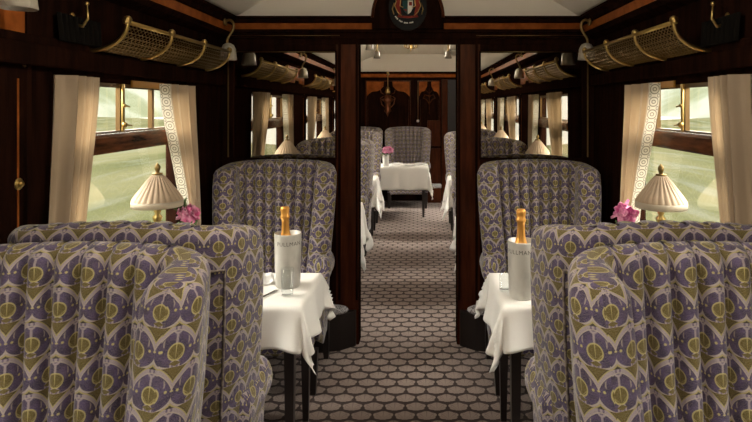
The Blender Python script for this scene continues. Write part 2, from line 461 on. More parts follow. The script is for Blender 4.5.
# coat of arms
ca = empty('coat_of_arms', (0,YP-.0685,2.232), 0, 'painted coat of arms with shield and supporters on black oval above the doorway', 'coat of arms')
def ovalp(rx,rz,y0,y1,mat,name,cz=0,n=40):
    bm=BM(); prism(bm,[(rx*math.cos(2*PI*i/n),cz+rz*math.sin(2*PI*i/n)) for i in range(n)],'y',y0,y1); return obj(name,bm,mat,ca,False)
ovalp(.125,.150,-.008,0,BLACKM,'oval_ground')
bm=BM(); prism(bm,[(0,-.045),(0,.045),(-.034,.045),(-.034,0),(-.02,-.03)],'y',-.016,-.008); obj('shield',bm,BLUEM,ca,False)
bm=BM(); prism(bm,[(0,-.045),(.02,-.03),(.034,0),(.034,.045),(0,.045)],'y',-.016,-.008); obj('shield',bm,WHITEM,ca,False)
bm=BM(); prism(bm,[(.008,.012),(.028,.012),(.028,.036),(.008,.036)],'y',-.018,-.016); obj('shield_charge',bm,REDM,ca,False); bm=BM(); prism(bm,[(-.03,-.012),(-.008,-.012),(-.008,-.028)],'y',-.018,-.016); obj('shield_charge',bm,REDM,ca,False)
for s in (-1,1):
    P=[(.040,-.055),(.060,-.050),(.070,-.020),(.085,.010),(.075,.040),(.085,.070),(.062,.082),(.048,.060),(.042,.030),(.052,.005),(.045,-.025)]
    bm=BM(); prism(bm,[(s*a,b) for a,b in P],'y',-.018,-.008); obj('supporter',bm,REDM,ca,False)
    bm=BM(); tube(bm,[(s*a,-.018,b) for a,b in [(.040,-.055),(.066,-.03),(.085,.010),(.075,.040),(.085,.070),(.062,.082),(.045,.055),(.05,.01),(.03,.0)]],.0035,6); 
    tube(bm,[(s*.09,-.012,-.045),(s*.10,-.012,-.01),(s*.088,-.012,.03)],.004,6); obj('gilt_scroll',bm,BRASS,ca)
bm=BM(); lathe(bm,[(.022,0),(.028,.012),(.02,.028),(.006,.034),(.004,.045)],12,(0,-.014,.058)); obj('crown',bm,BRASS,ca)
bm=BM(); prism(bm,[(-.07,-.062),(0,-.070),(.07,-.062),(.062,-.050),(0,-.056),(-.062,-.050)],'y',-.014,-.008); obj('compartment',bm,REDM,ca,False)
for wd in range(4):
    bm=BM()
    for i in range(wd*4,wd*4+3):
        a=math.radians(-144+i*5.2); x,z=.098*math.cos(a),.100*math.sin(a)
        box(bm,x-.0045,x+.0045,-.0105,-.008,z-.0035-(i%3)*.001,z+.0035)
    obj('motto_word',bm,WHITEM,ca,False)

# angled plinths either side of the doorway
# ---------------------------------------------------------------- end wall of the far saloon
bm=BM(); box(bm,-W-WT,W+WT,YE,YE+.06,0,2.2); we=struct('wall_end',bm,MAHOG)
tymp('wall_far_lunette', YE-.004, YE+.05, CREAM)
bm=BM(); box(bm,-CX,CX,YE-.03,YE,2.13,2.165,bev=.005); box(bm,-CX,CX,YE-.02,YE,2.045,2.07,bev=.004); obj('head_moulding',bm,MAHOG,we,False)
obj('veneer_band',box(BM(),-CX,CX,YE-.012,YE,2.07,2.13),ORANGE,we,False)
def end_panel(x0,x1,z0=.95,z1=2.0):
    xc=(x0+x1)/2; w2=(x1-x0)/2
    for s in (-1,1):
        pts=[(xc+s*w2,z1),(xc+s*w2,z1-.27)]
        for i in range(9):
            t=i/8; pts.append((xc+s*w2*(1-.78*t), z1-.25+.17*t+.025*math.sin(t*PI*2)))
        pts.append((xc+s*w2*.2,z1))
        bm=BM(); prism(bm,pts,'y',YE-.006,YE); obj('flame_veneer',bm,ORANGE,we,False)
    bm=BM(); 
    for xx in (x0-.012,x1+.012): box(bm,xx-.006,xx+.006,YE-.012,YE,z0,z1+.02)
    box(bm,x0,x1,YE-.012,YE,z1+.005,z1+.02)
    tube(bm,[(x0+.02,YE-.003,z0),(x0+.02,YE-.003,z1-.3)],.003,5); tube(bm,[(x1-.02,YE-.003,z0),(x1-.02,YE-.003,z1-.3)],.003,5)
    obj('panel_moulding',bm,MAHRED,we,False)
end_panel(-.80,-.08); end_panel(.08,.42); end_panel(-1.15,-.93)
# marquetry motif on the right panel
bm=BM()
for s in (-1,1):
    tube(bm,[(.25,YE-.006,1.62),(.25+s*.05,YE-.006,1.70),(.25+s*.10,YE-.006,1.72),(.25+s*.07,YE-.006,1.78),(.25+s*.02,YE-.006,1.76)],.010,6)
    tube(bm,[(.25,YE-.006,1.80),(.25+s*.04,YE-.006,1.84),(.25+s*.06,YE-.006,1.88)],.007,6)
tube(bm,[(.25,YE-.006,1.45),(.25,YE-.006,1.95)],.009,6); ball(bm,(.25,YE-.006,1.76),.028)
obj('marquetry_motif',bm,WAL,we)
bm=BM(); box(bm,.22,.44,YE-.014,YE,.10,.88,bev=.005); box(bm,.22,.44,YE-.014,YE,.92,1.35,bev=.005); obj('lower_panel',bm,MAHRED,we,False)
bm=BM(); box(bm,.46,.56,YE-.03,YE,0.001,2.04,bev=.004); obj('door_post',bm,MAHRED,we,False)
d2=struct('door_2',box(BM(),.565,1.14,YE-.02,YE-.002,.003,2.03),BLACKW)
obj('door_handle', tube(BM(), [(.72,YE-.02,1.0),(.72,YE-.06,1.0),(.80,YE-.06,1.0)], .009), BRASS, d2)
for x,nm in ((-.93,'left'),(.06,'centre')):
    r=empty('pull_cord',(x,YE-.03,1.35),0,'thin brass pull cord, far end wall, '+('leftmost one at the doorway edge' if nm=='left' else 'beside the marquetry panel'),'pull cord','pull cords on the far end wall')
    obj('cord',tube(BM(),[(0,0,0),(0,0,.66)],.006,6),BRASSD,r); obj('pull_knob',ball(BM(),(0,0,-.01),.024),PORC,r)
# hanging ornate bracket lantern on end wall
wl_=empty('wall_sconce',(-.44,YE-.10,1.45),0,'ornate gilt hanging wall sconce on a brass rod against the far end wall','sconce')
obj('rod',tube(BM(),[(0,0,.42),(0,0,.70)],.007,8),BRASS,wl_)
obj('wall_bracket',box(BM(),-.02,.02,0,.098,.66,.70,bev=.005),BRASS,wl_)
obj('shade',lathe(BM(),[(.012,.46),(.035,.43),(.055,.36),(.045,.34),(.01,.335)],12),BRASSD,wl_)
bm=BM(); lathe(bm,[(.012,.335),(.06,.31),(.05,.27),(.10,.25),(.05,.20),(.035,.10),(.055,.06),(.025,.02),(.0,-.04)],12,mod=lambda a,k:1+.12*math.cos(6*a))
for s in (-1,1):
    tube(bm,[(s*.03,0,.10),(s*.10,0,.17),(s*.12,0,.27),(s*.07,0,.30)],.009,6); tube(bm,[(s*.05,0,.33),(s*.11,0,.36),(s*.12,0,.41)],.008,6)
obj('scrolled_body',bm,newmat('red_gilt',(.17,.055,.02),.4,.6)[0],wl_)

# ================================================================== WINDOWS, CURTAINS, RACKS
LW = {}
wi = 1
row_names = {0:'by the mirror',1:'beside the camera',2:'rearmost in near saloon',3:'first past doorway',4:'second past doorway',5:'by the end wall'}
def curtain(xw, sx, y0t, y1t, y0b, y1b, lead, label, trim=True):
    """sheet hanging at x=sx*1.19; lead=+1: trim edge at high y end, -1: low y end."""
    zt, zb = 1.70, .80
    NU, NZ = 60, 26
    r = empty('curtain', (sx*1.185, (y0t+y1t)/2, zt), 0, label, 'curtain', 'beige window curtains')
    yc=(y0t+y1t)/2
    def P(u, t):
        # u 0..1 from y0 to y1 ; t 0 top..1 bottom
        tie = sm(t/.95)
        ya = lerp(y0t,y0b,tie**.8); yb = lerp(y1t,y1b,tie**.8)
        le = (u if lead>0 else 1-u)           # 0 outer edge .. 1 leading edge
        q = min(1, le/.80)
        pos = q*.97 + max(0,(le-.80)/.20)*.03
        y = lerp(ya,yb,pos) if lead>0 else lerp(yb,ya,pos)
        ph = q*2*PI*3.5
        x = .027*math.sin(ph+.6)*(1-.2*t) + .009*math.sin(ph*2.3+1+t)
        s_ = sm((le-.80)/.20)
        xe = -.018*sm((le-.62)/.18)
        x = x*(1-sm((le-.60)/.16)) + xe + s_*.050
        return (sx*x, y-yc, -(zt-zb)*t)
    def sheet(u0,u1,nu,th):
        bm=BM(); uvl=bm.loops.layers.uv.new('UVMap'); g=[]
        for j in range(NZ+1):
            g.append([bm.verts.new(P(lerp(u0,u1,i/nu), j/NZ)) for i in range(nu+1)])
        for j in range(NZ):
            for i in range(nu):
                f=bm.faces.new((g[j][i],g[j][i+1],g[j+1][i+1],g[j+1][i]))
                for lp,(a,b) in zip(f.loops,((i,j),(i+1,j),(i+1,j+1),(i,j+1))): lp[uvl].uv=(a/nu,(zt-zb)*b/NZ)
        return bm
    tw=.20
    if trim:
        if lead>0: obj('drape',sheet(0,1-tw,46,0),CURT,r); obj('embroidered_trim',sheet(1-tw,1,14,0),TRIM,r)
        else: obj('drape',sheet(tw,1,46,0),CURT,r); obj('embroidered_trim',sheet(0,tw,14,0),TRIM,r)
    else: obj('drape',sheet(0,1,NU,0),CURT,r)
    return r
for wn,(c0,hw) in enumerate(WINS):
    for side,sx in (('left',-1),('right',1)):
        xg = sx*(W+.035)
        bm=BM()
        t=.03
        for (a,b,z0,z1) in ((c0-hw,c0+hw,WZ0,WZ0+t),(c0-hw,c0+hw,WZ1-.02,WZ1),(c0-hw,c0-hw+t,WZ0+t,WZ1-.02),(c0+hw-t,c0+hw,WZ0+t,WZ1-.02)):
            box(bm, sx*(W+.01), sx*(W+.06), a+.001, b-.001, z0+.001, z1-.001)
        wo = struct('window_%d'%wi, bm, MAHOG); wi += 1
        obj('window_pane', box(BM(), xg, xg+sx*.004, c0-hw+t, c0+hw-t, WZ0+t, WZ1-.02), PANE, wo, False)
        obj('window_rail', box(BM(), sx*(W-.005), sx*(W+.06), c0-hw+.002, c0+hw-.002, 1.388, 1.47, bev=.012), BARWOOD, wo, False)
        # sliding toplight brass frames
        bm=BM(); xf0,xf1=sx*(W+.008),sx*(W+.028)
        z0,z1=1.472,WZ1-.022
        for (a,b) in ((c0-hw+t, c0-.055),(c0-.055,c0+.24),(c0+.24,c0+hw-t)):
            w_ = .012
            box(bm,xf0,xf1,a,a+w_,z0,z1); box(bm,xf0,xf1,b-w_,b,z0,z1)
            box(bm,xf0,xf1,a+w_,b-w_,z0,z0+.010); box(bm,xf0,xf1,a+w_,b-w_,z1-.018,z1)
        obj('toplight_frame', bm, BRONZE, wo, False)
        bm=BM(); yv=c0-.055
        box(bm,sx*(W-.004),sx*(W+.007),yv-.008,yv+.008,z0+.005,z1,bev=.002)
        ball(bm,(sx*(W-.006),yv,z0+.035),.014); ball(bm,(sx*(W-.006),yv,z0+.12),.009)
        tube(bm,[(sx*(W-.008),yv-.0,z0+.035),(sx*(W-.012),yv+.05,z0+.03)],.004,6); tube(bm,[(sx*(W-.008),yv,z0+.12),(sx*(W-.012),yv+.03,z0+.115)],.004,6)
        obj('window_catch', bm, BRASS, wo)
        obj('ventilator_strip', box(BM(), sx*(W-.003), sx*(W+.006), c0+.02, c0+.34, z1-.012, WZ1-.003, bev=.002), newmat('amber_vent',(.42,.20,.03),.35,.6)[0] if wi==2 else bpy.data.materials['amber_vent'], wo, False)
        bm=BM(); box(bm, sx*(W-.001), sx*(W-.022), c0-hw-.02, c0+hw+.02, WZ0-.03, WZ0, bev=.005); obj('window_sill', bm, MAHOG, wo, False)
        nm=row_names[wn]
        full = wn<3
        hc=hw+(.05 if full else 0); a0=c0-hc; a1=c0+hc; qn=(0 if sx<0 else -.05)
        curtain(0,sx,a0+.02+qn,a0+.23+qn,a0-.03+qn,a0+.11+qn,1,'beige curtain, near side of the %s-hand window %s'%(side,nm))
        qd=(.04 if sx<0 else -.09); curtain(0,sx,a1-.39+qd,a1-.04+qd,a1-.12+qd,a1+.01+qd,-1,'beige curtain with embroidered edge, far side of %s-hand window %s'%(side,nm))
        if wn<5:
            # luggage rack
            r=empty('luggage_rack',(sx*W,c0,1.81),0,'brass net luggage rack above %s-hand window %s'%(side,nm),'luggage rack','brass luggage racks above the windows')
            L=.63 if wn<3 else .55; y0,y1=-.335*(L/.63),.85*(L/.63)
            if wn>=3: y0,y1=-L,L
            depth,ht=.165,.11
            def qp(a): return (-sx*(depth*math.sin(a)) , -.0+ht*(1-math.cos(a)))
            obj('outer_rail',tube(BM(),[(-sx*depth,y0-.02,ht),(-sx*depth,y1+.02,ht)],.009,8),BRASS,r)
            obj('wall_rail',tube(BM(),[(-sx*.010,y0-.02,.0),(-sx*.010,y1+.02,.0)],.007,8),BRASSD,r)
            for k in range(4):
                y=lerp(y0,y1,k/3)
                bm=BM(); pts=[(-sx*.004,y,-.002)]+[(qp(a)[0],y,qp(a)[1]-.004) for a in [PI/2*j/10 for j in range(1,11)]]+[(-sx*depth,y,ht+.010)]
                tube(bm,pts,.0085,8); ball(bm,(-sx*depth,y,ht+.010),.016)
                obj('rack_bracket',bm,BRASS,r)
            # net: diagonal strands following the quarter curve
            bm=BM(); NA=9
            arc=[(qp(PI/2*j/NA)) for j in range(NA+1)]
            step=.030; nS=int((y1-y0)/step); tot=nS
            for s_ in (-1,1):
                for k in range(-NA, nS+NA):
                    pts=[]
                    for j in range(NA+1):
                        y=y0+(k+ s_*j*.9)*step
                        if y0<=y<=y1: pts.append((arc[j][0],y,arc[j][1]))
                    if len(pts)>1: tube(bm,pts,.0019,3)
            for j in range(1,NA):
                tube(bm,[(arc[j][0],y0,arc[j][1]),(arc[j][0],y1,arc[j][1])],.0022,3)
            obj('rack_net',bm,BRASSD,r,False)
            if wn in (0,1,2):
                # coat hook on the frieze with gathered dark netting beside it
                h_=empty('coat_hook',(sx*W,c0-.43,1.92),0,'curved brass coat hook on the %s-hand frieze %s'%(side,nm),'coat hook','brass coat hooks')
                bm=BM(); ball(bm,(-sx*.006,0,0),.016,.5,1,1.5); tube(bm,[(-sx*.005,0,-.02),(-sx*.045,0,-.03),(-sx*.065,0,.0),(-sx*.06,0,.05)],[.007,.006,.005,.004],8); ball(bm,(-sx*.06,0,.056),.009); obj('hook',bm,BRASS,h_)
                g_=BM(); n=60; A=[];B=[]
                for i in range(n+1):
                    y=lerp(-.12,.14,i/n); x=-sx*(.024+.012*math.sin(i*.85))
                    A.append(g_.verts.new((x,y,.075))); B.append(g_.verts.new((x*1.3,y*.96,-.025)))
                for i in range(n): g_.faces.new((A[i],A[i+1],B[i+1],B[i]))
                cw=obj('gathered_netting',g_,CORK,None,loc=(sx*W,c0-.43,1.85)); tag(cw,'dark gathered netting beside coat hook, %s-hand frieze %s'%(side,nm),'netting','gathered netting on the frieze')
# bell push knob on left pillar
for sx,sd in ((-1,'left'),(1,'right')):
    r=empty('bell_push',(sx*W,1.83,1.335),0,'round brass bell push on the dark %s-hand wall panel'%sd,'bell push','brass bell pushes')
    bm=BM(); ball(bm,(-sx*.004,0,0),.020,.3,1,1); ball(bm,(-sx*.012,0,0),.010,.8,1,1); obj('push_button',bm,BRASS,r)

# tulip wall lamps
def tulip(sx, y, label, far=False):
    r=empty('tulip_wall_lamp',(sx*(CX-.0),y,2.12),0,label,'wall lamp','frosted tulip wall lamps')
    X=-sx
    bm=BM(); ball(bm,(X*.004,0,0),.022,.5,1,1); ball(bm,(X*.0,.03,-.01),.012,.6,1,1)
    pts=[(X*.0,0,0),(X*.035,0,.015),(X*.06,0,-.01),(X*.055,0,-.055),(X*.025,0,-.095),(X*.015,0,-.125),(X*.025,0,-.145)]
    # smooth with simple subdivision
    P=[Vector(p) for p in pts]
    for _ in range(2):
        Q=[P[0]]
        for a,b in zip(P,P[1:]): Q += [a*.75+b*.25, a*.25+b*.75]
        Q.append(P[-1]); P=Q
    tube(bm,P,.008,8)
    obj('brass_arm',bm,BRASSD,r)
    bm=BM(); lathe(bm,[(.012,-.135),(.030,-.145),(.043,-.172),(.046,-.205),(.050,-.240),(.047,-.240),(.042,-.205),(.039,-.174),(.022,-.150)],24,(X*.025,0,0),mod=lambda a,k:1+.06*abs(math.sin(4*a)))
    obj('glass_shade',bm,TULIP,r)
    return r
for sx,sd in ((-1,'left'),(1,'right')):
    tulip(sx,3.52,'frosted tulip lamp on curved brass arm beside the %s-hand mirror'%sd)
    tulip(sx,1.67 if sx<0 else 1.6,'frosted tulip lamp on %s-hand cornice between the two windows'%sd)
    tulip(sx,-.60,'frosted tulip lamp on %s-hand cornice behind the near bay'%sd)
    tulip(sx,-2.75,'frosted tulip lamp on %s-hand cornice, rearmost'%sd)
# far ceiling lamps
for sx,sd in ((-1,'left'),(1,'right')):
    for k,(y,x) in enumerate(((5.6,.42),(6.6,.42))):
        zc = 2.435
        r=empty('ceiling_lamp',(sx*x,y,zc),0,'small frosted ceiling lamp past the doorway, %s side, %s'%(sd,'nearer one' if k==0 else 'farther one'),'ceiling lamp','small ceiling lamps past the doorway')
        obj('lamp_fitting',lathe(BM(),[(.03,.03),(.03,-.012),(.008,-.02),(.008,-.19),(.025,-.20)],12),BRASSD,r)
        obj('glass_shade',lathe(BM(),[(.018,-.195),(.032,-.21),(.034,-.25),(.042,-.285),(.038,-.285),(.03,-.25)],16),newmat('smoky_shade',(.20,.17,.13),.3)[0] if (k==0 and sx<0) else bpy.data.materials['smoky_shade'],r)
r=empty('chandelier',(-.03,7.35,2.46),0,'small brass ceiling fitting with curved arms past the doorway','chandelier')
bm=BM(); lathe(bm,[(.05,0),(.045,-.02),(.015,-.03),(.012,-.07),(.03,-.09),(.012,-.12),(.008,-.15),(.0,-.165)],14); obj('stem',bm,BRASSD,r)
for k in range(6):
    a=k*PI/3+.3; ca_,sa_=math.cos(a),math.sin(a)
    obj('arm',tube(BM(),[(.01*ca_,.01*sa_,-.10),(.05*ca_,.05*sa_,-.115),(.085*ca_,.085*sa_,-.095),(.085*ca_,.085*sa_,-.06)],.006,6),BRASSD,r)
    if k%2==0: obj('cup',lathe(BM(),[(.008,-.062),(.018,-.05),(.02,-.03)],8,(.085*ca_,.085*sa_,0)),BRASSD,r)

# ================================================================== WING CHAIR
def build_chair(mat, label, cat='armchair'):
    root = empty('wing_chair',(0,0,0),0,label,cat)
    NF=7                               # flutes
    def section(z):
        """centreline for height z: list of (point, normal_inward, half_thickness, flute)"""
        k=sm((z-.30)/.9)
        hw=lerp(.255,.298,k)           # centreline half width
        wing=lerp(.16,.13,k)+.02*math.sin(PI*max(0,min(1,(z-.55)/.65)))
        zt=max(0,(z-1.10)/.16); wing-=.035*min(1,zt)**2
        rc=.075; lean=-.085*max(0,(z-.35))/.9
        yb=.16+lean                    # centreline of back
        pts=[]
        def add(x,y,nx,ny,w): pts.append((x,y,nx,ny,w))
        nw=12
        flare=.010*k
        for i in range(nw):            # left wing tip -> corner
            t=i/nw; y=yb+rc+(wing)*(1-t); x=-hw-flare*(1-t)*1.2
            add(x,y,1,.06,0)
        for i in range(6):
            a=PI-(i/6)*(PI/2)          # 180 -> 90..: corner centre (-hw+rc, yb+rc)
            add(-hw+rc+rc*math.cos(a), yb+rc-rc*math.sin(a), -math.cos(a), math.sin(a),0)
        n=NF*8
        for i in range(n+1):
            t=i/n; x=lerp(-hw+rc,hw-rc,t); add(x,yb-.0,0,1,t)
        for i in range(1,7):
            a=(i/6)*(PI/2)
            add(hw-rc+rc*math.sin(a), yb+rc-rc*math.cos(a), -math.sin(a), math.cos(a),0)
        for i in range(1,nw+1):
            t=i/nw; add(hw+flare*t*1.2, yb+rc+wing*t, -1,.06,0)
        return pts
    base=section(.8); n=len(base)
    arcl=[0]
    for a,b in zip(base,base[1:]): arcl.append(arcl[-1]+math.hypot(b[0]-a[0],b[1]-a[1]))
    tot=arcl[-1]
    zs=[.30,.36,.43]+[.46+i*.045 for i in range(15)]      # to 1.09
    R=.055
    z_top=1.152
    def row(z, inset, lift):
        S=section(min(z,1.2)); inn=[];out=[]
        for i,(x,y,nx,ny,t) in enumerate(S):
            s=arcl[i]; e=min(s,tot-s)
            crown=.055*math.sin(PI*s/tot)**.8 if lift else 0
            kk=sm((z-.95)/(z_top-.95)) if not lift else 1
            hmid=.048; 
            h=lerp(.068,.050,sm((e-.03)/.20))
            tip=.058
            if e<tip: h*=math.sqrt(max(0.0,1-((tip-e)/tip)**2))
            h=max(h-inset,.0015)
            nl=math.hypot(nx,ny); nx/=nl; ny/=nl
            fl_=0
            if 18<=i<=n-19:
                ph=(i-18)/8.0
                fl_=.052*(abs(math.sin(PI*ph))**.5)-.034
                fl_*= sm((z-.42)/.06)
            zz=z+ (crown if lift else .055*math.sin(PI*s/tot)**.8*max(0,(z-.95)/(z_top-.95)))
            inn.append((x+nx*(h+fl_),y+ny*(h+fl_),zz)); out.append((x-nx*h,y-ny*h,zz))
        return inn,out
    rows=[row(z,0,False) for z in zs]
    for k in range(1,7):
        a=PI/2*k/6
        rows.append(row(z_top+.048*math.sin(a)-.0, .046*(1-math.cos(a)), True))
    bm=BM(); uvl=bm.loops.layers.uv.new('UVMap')
    I=[[bm.verts.new(p) for p in r[0]] for r in rows]; O=[[bm.verts.new(p) for p in r[1]] for r in rows]
    # per-row v coordinate by path length at the middle
    vs=[0]
    for a,b in zip(rows,rows[1:]):
        p,q=Vector(a[0][22]),Vector(b[0][22]); vs.append(vs[-1]+(q-p).length)
    # u for inner including flute bulge
    ui=[0]; ri=rows[10][0]
    for a,b in zip(ri,ri[1:]): ui.append(ui[-1]+(Vector(b)-Vector(a)).length)
    off=.083*20.5-ui[-1]/2
    ui=[x+off for x in ui]
    ro=rows[10][1]; seg=[(Vector(q)-Vector(p)).length for p,q in zip(ro,ro[1:])]
    half=sum(seg)/2; want=round((ui[-1]-ui[0]+2*half)/.083)*.083-(ui[-1]-ui[0]); kf=want/(2*half)
    uoL=[ui[0]]; 
    for q in seg: uoL.append(uoL[-1]-q*kf)
    per_total=(ui[-1]-ui[0])+want
    uo=[(x if i<=n//2 else x+per_total) for i,x in enumerate(uoL)]
    uo2=uoL
    def colv(w):
        T=[[0.0]*n]
        for a_,b_ in zip(rows,rows[1:]): T.append([T[-1][i]+(Vector(b_[w][i])-Vector(a_[w][i])).length for i in range(n)])
        mid=[T[len(zs)-1][i] for i in range(n)]
        return [[T[j][i]-mid[i]+1.0 for i in range(n)] for j in range(len(rows))]
    VI,VO=colv(0),colv(1)
    def face(vl,uvs):
        try: f_=bm.faces.new(vl)
        except ValueError: return
        for lp,uv in zip(f_.loops,uvs): lp[uvl].uv=uv
    m=len(rows)
    for j in range(m-1):
        for i in range(n-1):
            face((I[j][i],I[j][i+1],I[j+1][i+1],I[j+1][i]),((ui[i],VI[j][i]),(ui[i+1],VI[j][i+1]),(ui[i+1],VI[j+1][i+1]),(ui[i],VI[j+1][i])))
            U0,U1=uo2[i],uo2[i+1]; face((O[j][i+1],O[j][i],O[j+1][i],O[j+1][i+1]),((U1,VO[j][i+1]),(U0,VO[j][i]),(U0,VO[j+1][i]),(U1,VO[j+1][i+1])))
        for i,fl2 in ((0,True),(n-1,False)):
            q=(O[j][i],I[j][i],I[j+1][i],O[j+1][i]); uvq=((ui[i]-.003,VI[j][i]),(ui[i],VI[j][i]),(ui[i],VI[j+1][i]),(ui[i]-.003,VI[j+1][i]))
            if fl2: face(q,uvq)
            else: face(q[::-1],uvq[::-1])
    for i in range(n-1):
        face((I[m-1][i],I[m-1][i+1],O[m-1][i+1],O[m-1][i]),((ui[i],VI[-1][i]),(ui[i+1],VI[-1][i+1]),(ui[i+1],VI[-1][i+1]+.012),(ui[i],VI[-1][i]+.012)))
        face((I[0][i+1],I[0][i],O[0][i],O[0][i+1]),((0,0),(.01,0),(.01,.01),(0,.01)))
    backr=obj('backrest',bm,mat,root)
    # piping: seam on outer back outline
    oi0,oi1=15,n-16
    pts=[]
    def out_pt(j,i,e=.003):
        x,y,z=rows[j][1][i]; S=section(min(z,1.2))[i]; nl=math.hypot(S[2],S[3]); return (x-S[2]/nl*e,y-S[3]/nl*e,z)
    jt=len(zs)-1
    for j in range(1,jt+1): pts.append(out_pt(j,oi0))
    for i in range(oi0+1,oi1): pts.append(out_pt(jt,i))
    for j in range(jt,0,-1): pts.append(out_pt(j,oi1))
    obj('piping',tube(BM(),pts,.0042,6),PIPING,backr)
    # seat base and cushion
    def uvbox(bm, x0,x1,y0,y1,z0,z1,bev,seg=3):
        b2=BM(); box(b2,x0,x1,y0,y1,z0,z1)
        bmesh.ops.bevel(b2,geom=b2.edges[:],offset=bev,segments=seg,profile=.5,affect='EDGES')
        u2=b2.loops.layers.uv.new('UVMap')
        b2.normal_update()
        for f_ in b2.faces:
            nn=f_.normal; ax=max(range(3),key=lambda k:abs(nn[k]))
            for lp in f_.loops:
                c_=lp.vert.co; lp[u2].uv=((c_.x,c_.y) if ax==2 else ((c_.x,c_.z) if ax==1 else (c_.y,c_.z)))
        return b2
    obj('seat_rail',uvbox(None,-.27,.27,.16,.57,.22,.34,.015),mat,root)
    obj('seat_cushion',uvbox(None,-.252,.252,.18,.60,.34,.47,.045,4),mat,root)
    # rolled arms
    for s in (-1,1):
        bm=BM(); uvl=bm.loops.layers.uv.new('UVMap')
        prof=[]
        # closed outline in (x,z): panel below, rolled scroll above
        for i in range(17):
            a=-PI*.28+ (PI*1.56)*i/16
            prof.append((.298+.052*math.cos(a), .635+.078*math.sin(a)))
        prof += [(.258,.50),(.256,.24),(.305,.22),(.312,.40),(.320,.54)]
        ys=[.18,.22,.26,.30,.34,.38,.405,.425,.440,.447]
        sc=[1,1,1,1,1,1,.985,.93,.80,.55]
        G=[]; ccx,ccz=.296,.60
        for y,k in zip(ys,sc):
            dz=.012*sm((y-.2)/.2)
            G.append([bm.verts.new((s*(ccx+(a-ccx)*k+.012*sm((y-.2)/.2)), y, ccz+(b-ccz)*k+(dz if b>.45 else 0))) for a,b in prof])
        per=[0]
        for a,b in zip(prof,prof[1:]+prof[:1]): per.append(per[-1]+math.hypot(b[0]-a[0],b[1]-a[1]))
        nn=len(prof)
        for j in range(len(ys)-1):
            for i in range(nn):
                q=[G[j][i],G[j][(i+1)%nn],G[j+1][(i+1)%nn],G[j+1][i]]; uvq=[(ys[j],per[i]),(ys[j],per[i+1]),(ys[j+1],per[i+1]),(ys[j+1],per[i])]
                if s>0: q.reverse(); uvq.reverse()
                face(q,uvq)
        for ring in (G[0],G[-1]):
            f_=bm.faces.new(ring)
            for lp in f_.loops: lp[uvl].uv=(lp.vert.co.x,lp.vert.co.z)
        bmesh.ops.recalc_face_normals(bm,faces=bm.faces[:])
        obj('arm',bm,mat,root)
    for sx in (-1,1):
        for (y,dy) in ((.53,.0),(.14,-.05)):
            bm=BM(); x=sx*.285
            v=[]
            for z,w,ddy in ((.25,.025,0),(.12,.021,dy*.4),(0,.014,dy)):
                v.append([bm.verts.new((x+a*w,y+ddy+b*w,z)) for a,b in ((-1,-1),(1,-1),(1,1),(-1,1))])
            for A,B in zip(v,v[1:]):
                for k in range(4): bm.faces.new((A[k],B[k],B[(k+1)%4],A[(k+1)%4]))
            bm.faces.new(v[0]); bm.faces.new(v[-1][::-1])
            obj('leg',bm,BLACKW,root,False)
    remember(root)
    return root
chair_used={}
def chair(mat, x, y, face_cam, label, group):
    """y = outermost plane of the back; face_cam True: seat towards the camera"""
    key=mat.name
    if key not in chair_used:
        r=build_chair(mat,label); chair_used[key]=r
    else: r=copy_tree(chair_used[key])
    r.location=(x,y,0); r.rotation_euler=(0,0,PI if face_cam else 0)
    tag(r,label,'armchair',group); return r
XC=.835; XF=.782
G1='patterned wing chairs in the near saloon'; G2='patterned wing chairs past the doorway'
for sx,sd in ((-1,'left'),(1,'right')):
    chair(MOQ,sx*(XC-.04),3.62,True,'purple and olive wing chair below the %s-hand mirror, facing the camera'%sd,G1)
    chair(MOQ,sx*(XC-.035),1.54,False,'purple and olive wing chair seen from behind, facing the %s-hand ice bucket'%sd,G1)
    chair(MOQ,sx*(XC-.065),1.46,True,'nearest channel-backed wing chair on the %s, largest in view'%sd,G1)
    chair(MOQ,sx*XC,-.78,False,'wing chair on the %s behind the camera, facing forward'%sd,G1)
    chair(MOQ,sx*XC,-.84,True,'wing chair on the %s behind the camera, facing backward'%sd,G1)
    chair(MOQ,sx*XC,-3.0,False,'rearmost wing chair on the %s, facing forward'%sd,G1)
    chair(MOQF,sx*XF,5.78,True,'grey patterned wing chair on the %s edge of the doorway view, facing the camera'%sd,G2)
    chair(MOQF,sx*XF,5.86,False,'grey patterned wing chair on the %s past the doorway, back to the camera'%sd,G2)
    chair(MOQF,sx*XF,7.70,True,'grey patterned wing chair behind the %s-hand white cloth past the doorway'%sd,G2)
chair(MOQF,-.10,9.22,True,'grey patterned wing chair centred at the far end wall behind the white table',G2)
chair(MOQF,-.872,9.22,True,'grey patterned wing chair in the far left corner beside the central one',G2)

